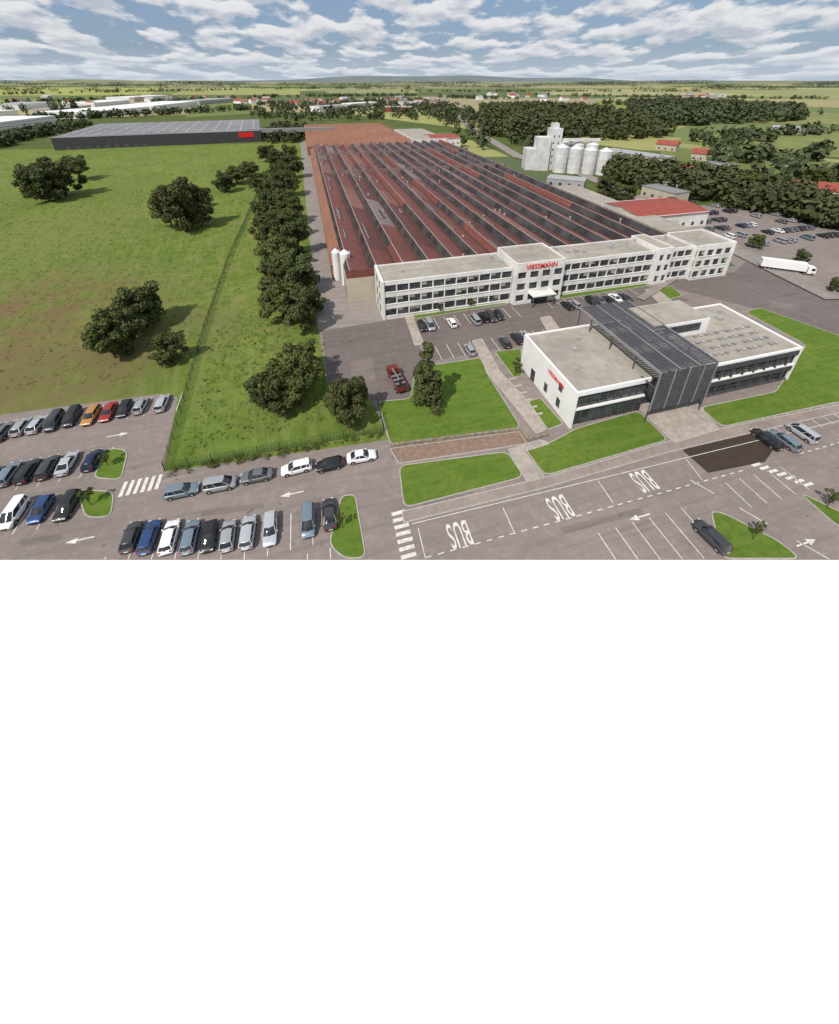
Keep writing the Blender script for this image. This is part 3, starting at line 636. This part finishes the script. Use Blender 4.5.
def forest(name,poly,n,h,w,leaves=40,mat='leaffar',world=None,ls=.2,exclude=None):
    if world is None:
        P=np.array([G(*p) for p in poly]); mn=P.min(0);mx=P.max(0); pts=[]
        while len(pts)<n:
            q=rng.uniform(mn,mx,(n*2,2)); ins=np.zeros(len(q),bool); m=len(P)
            for i in range(m):
                a=P[i];c=P[(i+1)%m]; cond=((a[1]>q[:,1])!=(c[1]>q[:,1])); xx=(c[0]-a[0])*(q[:,1]-a[1])/(c[1]-a[1]+1e-9)+a[0]; ins^=cond&(q[:,0]<xx)
            pts+=q[ins].tolist()
        pts=np.array(pts[:n])
    else: pts=np.array(world); n=len(pts)
    hs=h*rng.uniform(.6,1.2,n); wsz=w*rng.uniform(.65,1.3,n)
    N=n*leaves; ti=np.repeat(np.arange(n),leaves)
    d=rng.normal(size=(N,3)); d/=np.linalg.norm(d,axis=1)[:,None]; k=rng.uniform(.5,1,N)
    P=np.stack([pts[ti,0]+d[:,0]*wsz[ti]*.5*k, pts[ti,1]+d[:,1]*wsz[ti]*.5*k, hs[ti]*.52+d[:,2]*k*hs[ti]*.48],1)
    nrm=d+rng.normal(size=(N,3))*.5+np.array([0,0,.4]); nrm/=np.linalg.norm(nrm,axis=1)[:,None]
    a=np.cross(nrm,rng.normal(size=(N,3))); a/=np.linalg.norm(a,axis=1)[:,None]; c=np.cross(nrm,a)
    s=(ls*np.minimum(wsz[ti],hs[ti])*rng.uniform(.6,1.3,N))[:,None]
    Q=np.stack([P-a*s,P-c*s*.7,P+a*s,P+c*s*.7],1).reshape(-1,3)
    me=bpy.data.meshes.new(name); me.vertices.add(4*N); me.vertices.foreach_set('co',Q.ravel())
    me.loops.add(4*N); me.loops.foreach_set('vertex_index',np.arange(4*N)); me.polygons.add(N)
    me.polygons.foreach_set('loop_start',np.arange(N)*4); me.update(calc_edges=True); me.validate()
    me.materials.append(M[mat]); o=bpy.data.objects.new(name,me); scene.collection.objects.link(o); return o
def row(p,q,n,jit=4):
    a=np.array(G(*p));c=np.array(G(*q)); t=rng.uniform(0,1,n)[:,None]; return (a+(c-a)*t+rng.normal(size=(n,2))*jit).tolist()
forest('forest',[(482,137),(620,141),(672,138),(640,122),(600,112),(545,108),(480,110)],1900,15,11,34)
forest('forest',[(640,126),(700,126),(805,121),(800,110),(700,103),(625,104)],1800,15,14,28)
forest('woodland',[(600,166),(690,176),(760,190),(839,212),(1000,250),(1000,268),(839,232),(760,214),(700,202),(610,182)],430,10,8,80,'leaffar',None,.15)
forest('woodland',[(250,118),(300,122),(430,120),(520,150),(560,160),(530,140),(470,112),(420,100),(260,104)],620,11,10,34)
forest('woodland',[(-60,165),(0,148),(70,132),(100,124),(60,128),(-20,142)],150,9,8,60)
forest('woodland',[(262,145),(300,143),(310,130),(275,128)],80,10,8,60)
forest('meadow_plants',[(-60,395),(160,385),(240,300),(260,180),(0,200),(-200,280)],4200,.4,1.0,7,'weed',None,.3)
forest('meadow_plants',[(180,460),(325,420),(325,340),(262,300),(215,330)],900,.4,.8,7,'weed',None,.3)
W1=[]
for p,q,n in (((0,105),(150,98),60),((150,104),(260,99),50),((110,118),(250,110),60),((250,98),(420,96),90),((440,98),(520,100),40),((600,104),(839,116),60),((690,143),(839,132),30),((0,95),(240,90),80),((520,96),(839,100),90),((400,92),(700,92),80),((700,150),(760,140),15),((430,108),(480,150),20),((440,104),(560,160),40),((700,165),(839,158),26),((760,178),(900,185),16),((30,122),(100,118),40)):
    W1+=row(p,q,n,6)
forest('hedgerow_trees',None,0,12,13,30,'leaffar',W1)
forest('poplar_row',None,0,24,7,60,'leaffar',row((50,114),(80,112),16,2)+row((0,116),(30,114),6,2))
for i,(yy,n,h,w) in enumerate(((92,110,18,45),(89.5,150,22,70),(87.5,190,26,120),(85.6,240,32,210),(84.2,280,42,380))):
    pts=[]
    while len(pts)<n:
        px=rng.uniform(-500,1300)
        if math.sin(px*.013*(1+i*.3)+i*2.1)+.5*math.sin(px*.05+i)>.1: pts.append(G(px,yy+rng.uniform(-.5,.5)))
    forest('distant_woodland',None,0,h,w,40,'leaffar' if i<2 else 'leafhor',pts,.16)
M['hill']=pm('distant_hills',(.12,.155,.17),(.16,.19,.18),.0012,.95); M['hill2']=pm('near_hills',(.13,.16,.09),(.24,.24,.13),.0016,.95)  # aerial haze is tinted into the far hill colour
def ridge(y0,dy,hm,f,ph,mat,wx):
    b=MB(); prev=None
    for i in range(241):
        x=(i-120)*wx; h=8+hm*max(0,math.sin(i*f+ph))*abs(math.sin(i*f*.47+1))+hm*.2*math.sin(i*.13+ph)+hm*.1*math.sin(i*.41)
        cur=(x,max(3,h))
        if prev:
            b.poly([(prev[0],y0,0),(cur[0],y0,0),(cur[0],y0+dy,cur[1]),(prev[0],y0+dy,prev[1])]); b.poly([(prev[0],y0+dy,prev[1]),(cur[0],y0+dy,cur[1]),(cur[0],y0+dy*3,0),(prev[0],y0+dy*3,0)])
        prev=cur
    b.obj('hills',mat,smooth=True)
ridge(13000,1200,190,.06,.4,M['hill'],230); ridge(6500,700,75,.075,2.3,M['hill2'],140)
for nm,px,c in (('field',[(452,112),(600,110),(596,102),(470,99)],(.36,.32,.19)),('field',[(670,142),(839,158),(900,150),(839,126),(700,134)],(.20,.235,.07)),('field',[(600,101),(839,108),(839,100),(620,97)],(.36,.33,.16)),
    ('field',[(660,146),(839,163),(1000,185),(1000,200),(839,186),(740,172),(660,158)],(.17,.20,.06)),
    ('field',[(185,118),(250,114),(252,101),(196,104)],(.16,.22,.06)),('field',[(-100,96),(150,95),(160,88),(-100,87)],(.36,.38,.11)),('field',[(170,95),(300,95),(300,88.5),(190,88)],(.33,.34,.12)),('field',[(760,160),(839,169),(880,174),(839,160),(790,156)],(.32,.31,.13)),
    ('field',[(540,95),(800,96),(790,90),(560,89)],(.38,.36,.17)),('field',[(330,94),(420,93),(410,88),(320,88)],(.28,.30,.13)),('field',[(0,108),(90,105),(60,99),(-20,100)],(.22,.28,.08)),('field',[(700,124),(839,124),(900,118),(815,112)],(.24,.26,.09)),('field',[(840,100),(700,91),(900,88),(1100,96)],(.30,.31,.13))):
    sheet(nm,px,.25+.02*random.random(),pm('crop_field',c,tuple(x*.75 for x in c),.03,.95,big=.008))
b=MB()
for pl,w in ((((520,158),(470,128),(448,105),(444,95)),9),(((839,300),(760,262),(735,250),(640,200),(560,165),(520,158)),8),(((640,300),(700,262),(735,250)),2),((( -100,112),(100,108),(180,100),(250,97)),8),(((690,150),(760,160),(839,178)),4)):
    for p,q in zip(pl,pl[1:]): b.line(G(*p),G(*q),w,.3+.01*w)
b.obj('road',M['road'])

# ---------------- other buildings ----------------
def bld(name,p,q,dep,h,wm,rm,gable=0,win=True,stripe=None):
    a=G(*p);c=G(*q); ang=math.atan2(c[1]-a[1],c[0]-a[0]); L=math.hypot(c[0]-a[0],c[1]-a[1])
    e=empty(name,(a[0],a[1],0),ang); b=MB(); b.box(0,L,0,dep,0,h,0); 
    if gable:
        o=.5; b.poly([(-o,-o,h-.1),(L+o,-o,h-.1),(L+o,dep/2,h+gable),(-o,dep/2,h+gable)],1); b.poly([(L+o,dep+o,h-.1),(-o,dep+o,h-.1),(-o,dep/2,h+gable),(L+o,dep/2,h+gable)],1)
        b.poly([(0,0,h),(0,dep/2,h+gable-.15),(0,dep,h)],0); b.poly([(L,0,h),(L,dep,h),(L,dep/2,h+gable-.15)],0)
    else:
        b.box(-.15,L+.15,-.15,dep+.15,h+.002,h+.35,1)
    b.obj('walls_and_roof',[wm,rm],e)
    g=MB()
    if win:
        n=max(2,int(L/4)); 
        for fl in range(max(1,int(h/3.2))):
            for i in range(n): x=(i+.5)*L/n; g.box(x-.6,x+.6,-.06,-.003,fl*3.1+1,fl*3.1+2.4)
            for i in range(max(1,int(dep/5))): y=(i+.5)*dep/max(1,int(dep/5)); g.box(-.06,-.003,y-.5,y+.5,fl*3.1+1,fl*3.1+2.4)
        g.obj('windows',M['glass'],e)
    if stripe: s=MB(); s.box(L*stripe[0],L*stripe[1],-.25,-.16,h*.45,h*.9); s.obj('sign',M['sign'],e)
    return e,L
M['whroof']=pm('warehouse_roof',(.24,.24,.25),(.19,.19,.2),.05,.7,big=.02)
e,L=bld('warehouse',(55,150.5),(262,141.5),128,9.5,M['dark'],M['whroof'],0,False,(.88,.96))
s=MB()
for i in range(14):
    x=(i+.5)*L/14
    for j in range(5): s.box(x-.8,x+.8,8+j*24,24+j*24,9.86,10.1)
s.obj('rooflights',M['lgrey'],e)
s=MB()
for i in range(9): x=8+i*7; s.box(x,x+3.0,-.12,-.003,.2,2.6)
s.obj('dock_doors',M['grey'],e)
e=empty('conveyor_bridge'); a=G(250,141);c=G(334,139); b=MB(); b.wall(a,c,4,7.5,11,0)
for k in range(7):
    t=k/6; x=a[0]+(c[0]-a[0])*t; y=a[1]+(c[1]-a[1])*t; b.box(x-.3,x+.3,y-1.5,y-.9,0,7.49,0); b.box(x-.3,x+.3,y+.9,y+1.5,0,7.49,0)
b.obj('gallery',M['mgrey'],e)
for a in (((-10,134),(58,124),60,10,'whitep','whitep'),((-110,142),(-18,135),50,8,'whitep','lgrey'),((-60,124),(20,117),55,10,'whitep','whitep'),((88,119),(150,112),80,9,'whitep','whitep'),((154,112),(198,106),75,10,'whitep','whitep'),((60,113),(92,109),40,7,'beige','lgrey'),((95,107),(130,103.5),60,8,'whitep','whitep'),((200,105),(235,102),50,9,'lgrey','lgrey'),((20,110),(55,106),60,9,'whitep','lgrey'),((130,101),(170,98.5),70,9,'whitep','whitep'),
          ((545,192),(582,196),10,7,'lgrey','lgrey'),((320,112),(350,110),30,9,'whitep','lgrey'),((352,108),(380,106),30,8,'whitep','whitep'),((385,112),(412,112),30,8,'redtile','lgrey'),((400,106),(425,105.5),40,8,'whitep','lgrey'),
          ((600,160),(660,170),14,7,'beige','lgrey'),((660,192),(700,200),12,5,'beige','lgrey'),((640,196),(672,205),10,5,'beige','whroof'),((770,132),(820,135),30,5,'lgrey','lgrey'),((700,172),(730,176),14,5,'beige','whroof')):
    bld('industrial_building',a[0],a[1],a[2],a[3],M[a[4]],M[a[5]])
bld('red_roofed_hall',(638,233),(705,226),22,6,M['white'],M['redtile'],1.2)
bld('red_roofed_hall',(432,150),(460,149),30,9,M['white'],M['redtile'],1.5)
for a in ((788,198,5),(815,200,3),(700,182,2),(676,180,2),(720,185,1),(655,150,1),(690,160,1)):
    bld('house',(a[0],a[1]),(a[0]+20,a[1]+2),9,5,M['beige'],M['redtile'],3)
for i in range(75):
    cx,cy=random.choice([(310,104),(350,102),(390,101),(420,104),(560,99),(250,103),(60,104),(150,100),(30,100),(200,101),(500,97),(700,98)]); px=cx+random.uniform(-26,26); py=cy+random.uniform(-2.5,3)
    x=random.uniform(4,8); bld('house',(px,py),(px+x,py+random.uniform(-.3,.3)),14,7,random.choice([M['whitep'],M['beige']]),random.choice([M['redtile'],M['orroof'],M['lgrey'],M['whroof']]),4,False)
e=empty('grain_silos'); p=G(562,172); b=MB()
def pc(dx,dy,r,h,cone=2.0):
    b.cyl((p[0]+dx,p[1]+dy,0),(p[0]+dx,p[1]+dy,h),r,r,28); b.cyl((p[0]+dx,p[1]+dy,h),(p[0]+dx,p[1]+dy,h+cone),r*1.02,.6,28)
    for z in range(3,int(h),3): b.cyl((p[0]+dx,p[1]+dy,z),(p[0]+dx,p[1]+dy,z+.15),r*1.02,r*1.02,28)
for i in range(4): pc(-2+i*8.0,0-i*2.4,4.0,15-i*.4)
for i in range(3): pc(2+i*8.0,9-i*2,4.0,16)
b.box(p[0]-16,p[0]-8,p[1]+4,p[1]+14,0,20); b.box(p[0]-8-.01,p[0]-1,p[1]+6,p[1]+15,0,25); b.box(p[0]-7,p[0]-3,p[1]+8,p[1]+13,25.01,28); b.box(p[0]-22,p[0]-16.01,p[1]+6,p[1]+16,0,13)
b.box(p[0]-.9,p[0]+22,p[1]+3.2,p[1]+5,18,19.6)
b.obj('silos',M['silo'],e)
g=MB()
for z in range(4,24,4): g.box(p[0]-6.3,p[0]-5.5,p[1]+5.9,p[1]+5.99,z,z+1.2); g.box(p[0]-3.4,p[0]-2.6,p[1]+5.9,p[1]+5.99,z,z+1.2)
g.obj('windows',M['grey'],e)
# ---------------- fences ----------------
def fence(name,pl,h=1.8,sp=3.0):
    b=MB()
    for p,q in zip(pl,pl[1:]):
        a=Vector(G(*p));c=Vector(G(*q)); L=(c-a).length; n=max(1,int(L/sp))
        for i in range(n+1): x=a+(c-a)*i/n; b.box(x.x-.04,x.x+.04,x.y-.04,x.y+.04,0,h)
        for z in (.15,.45,.75,1.05,1.35,1.7): b.wall(a,c,.03,z,z+.03)
        m=int(L/.5)
        for i in range(m): x=a+(c-a)*i/m; b.box(x.x-.012,x.x+.012,x.y-.012,x.y+.012,.1,h-.05)
    b.obj(name,M['fence'])
fence('wire_fence',[(262,185),(228,262),(205,330),(165,471)]); fence('wire_fence',[(165,471),(384,432)]); fence('wire_fence',[(384,432),(378,405)])
forest('hedge',None,0,.7,1.0,30,'leaf',row((168,473),(383,436),90,.3),.16)

# ---------------- light ----------------
el=math.radians(52); az=math.radians(215)
sd=Vector((math.sin(az)*math.cos(el),math.cos(az)*math.cos(el),math.sin(el)))
l=bpy.data.lights.new('sun','SUN'); l.energy=4.1; l.angle=math.radians(.5); l.color=(1,.93,.84)
o=bpy.data.objects.new('sun',l); scene.collection.objects.link(o); o.rotation_euler=(-sd).to_track_quat('-Z','Y').to_euler()
w=bpy.data.worlds.new('World'); scene.world=w; w.use_nodes=True; nt=w.node_tree; bg=nt.nodes['Background']; bg.inputs['Strength'].default_value=.075
sky=nt.nodes.new('ShaderNodeTexSky'); sky.sky_type='NISHITA'; sky.sun_disc=False; sky.sun_elevation=el; sky.sun_rotation=az; sky.air_density=1.0; sky.dust_density=1.0
tc=nt.nodes.new('ShaderNodeTexCoord'); sx=nt.nodes.new('ShaderNodeSeparateXYZ'); nt.links.new(tc.outputs['Generated'],sx.inputs[0])
def mth(op,a,b=None):
    n=nt.nodes.new('ShaderNodeMath'); n.operation=op
    for i,x in enumerate((a,b)):
        if x is None: continue
        if isinstance(x,(int,float)): n.inputs[i].default_value=x
        else: nt.links.new(x,n.inputs[i])
    return n.outputs[0]
# cumulus field in azimuth / log-elevation, shrinking towards the horizon
zz=mth('ADD',mth('MAXIMUM',sx.outputs[2],0),.045)
azm=mth('ARCTAN2',sx.outputs[0],sx.outputs[1])
uu=mth('MULTIPLY',azm,mth('MULTIPLY',mth('POWER',mth('DIVIDE',.2,zz),.2),11.5))
vv=mth('MULTIPLY',mth('LOGARITHM',zz,math.e),-4.4)
cx=nt.nodes.new('ShaderNodeCombineXYZ'); nt.links.new(uu,cx.inputs[0]); nt.links.new(vv,cx.inputs[1])
def wn(sc,offy=0,det=8,r=.52,off=0):
    mp=nt.nodes.new('ShaderNodeMapping'); mp.inputs['Location'].default_value=(off+1.7,offy+3.1,0); nt.links.new(cx.outputs[0],mp.inputs[0]); return noise(nt,sc,det,r,mp.outputs[0])
n1=wn(.8); n2=wn(.8,-.32)
mask=ramp(nt,n1,.455,.52)
top=ramp(nt,mth('SUBTRACT',n1,n2),-.06,.09)
core=ramp(nt,n1,.5,.68)
cc=mixc(nt,core,(8.8,9.2,9.9),(6.4,7.1,8.2)); cc=mixc(nt,top,mixc(nt,.5,cc,(4.9,5.6,6.8)),mixc(nt,.6,cc,(12,11.9,11.8)))
haze=ramp(nt,sx.outputs[2],.055,.0)
skyc=mixc(nt,.6,sky.outputs[0],(3.6,5.2,7.8)); col=mixc(nt,mask,skyc,cc); col=mixc(nt,mth('MULTIPLY',haze,.6),col,(8.3,9.3,10.5))
up=ramp(nt,sx.outputs[2],-.01,.0); col=mixc(nt,up,(4.0,4.2,4.0),col)
nt.links.new(col,bg.inputs['Color'])
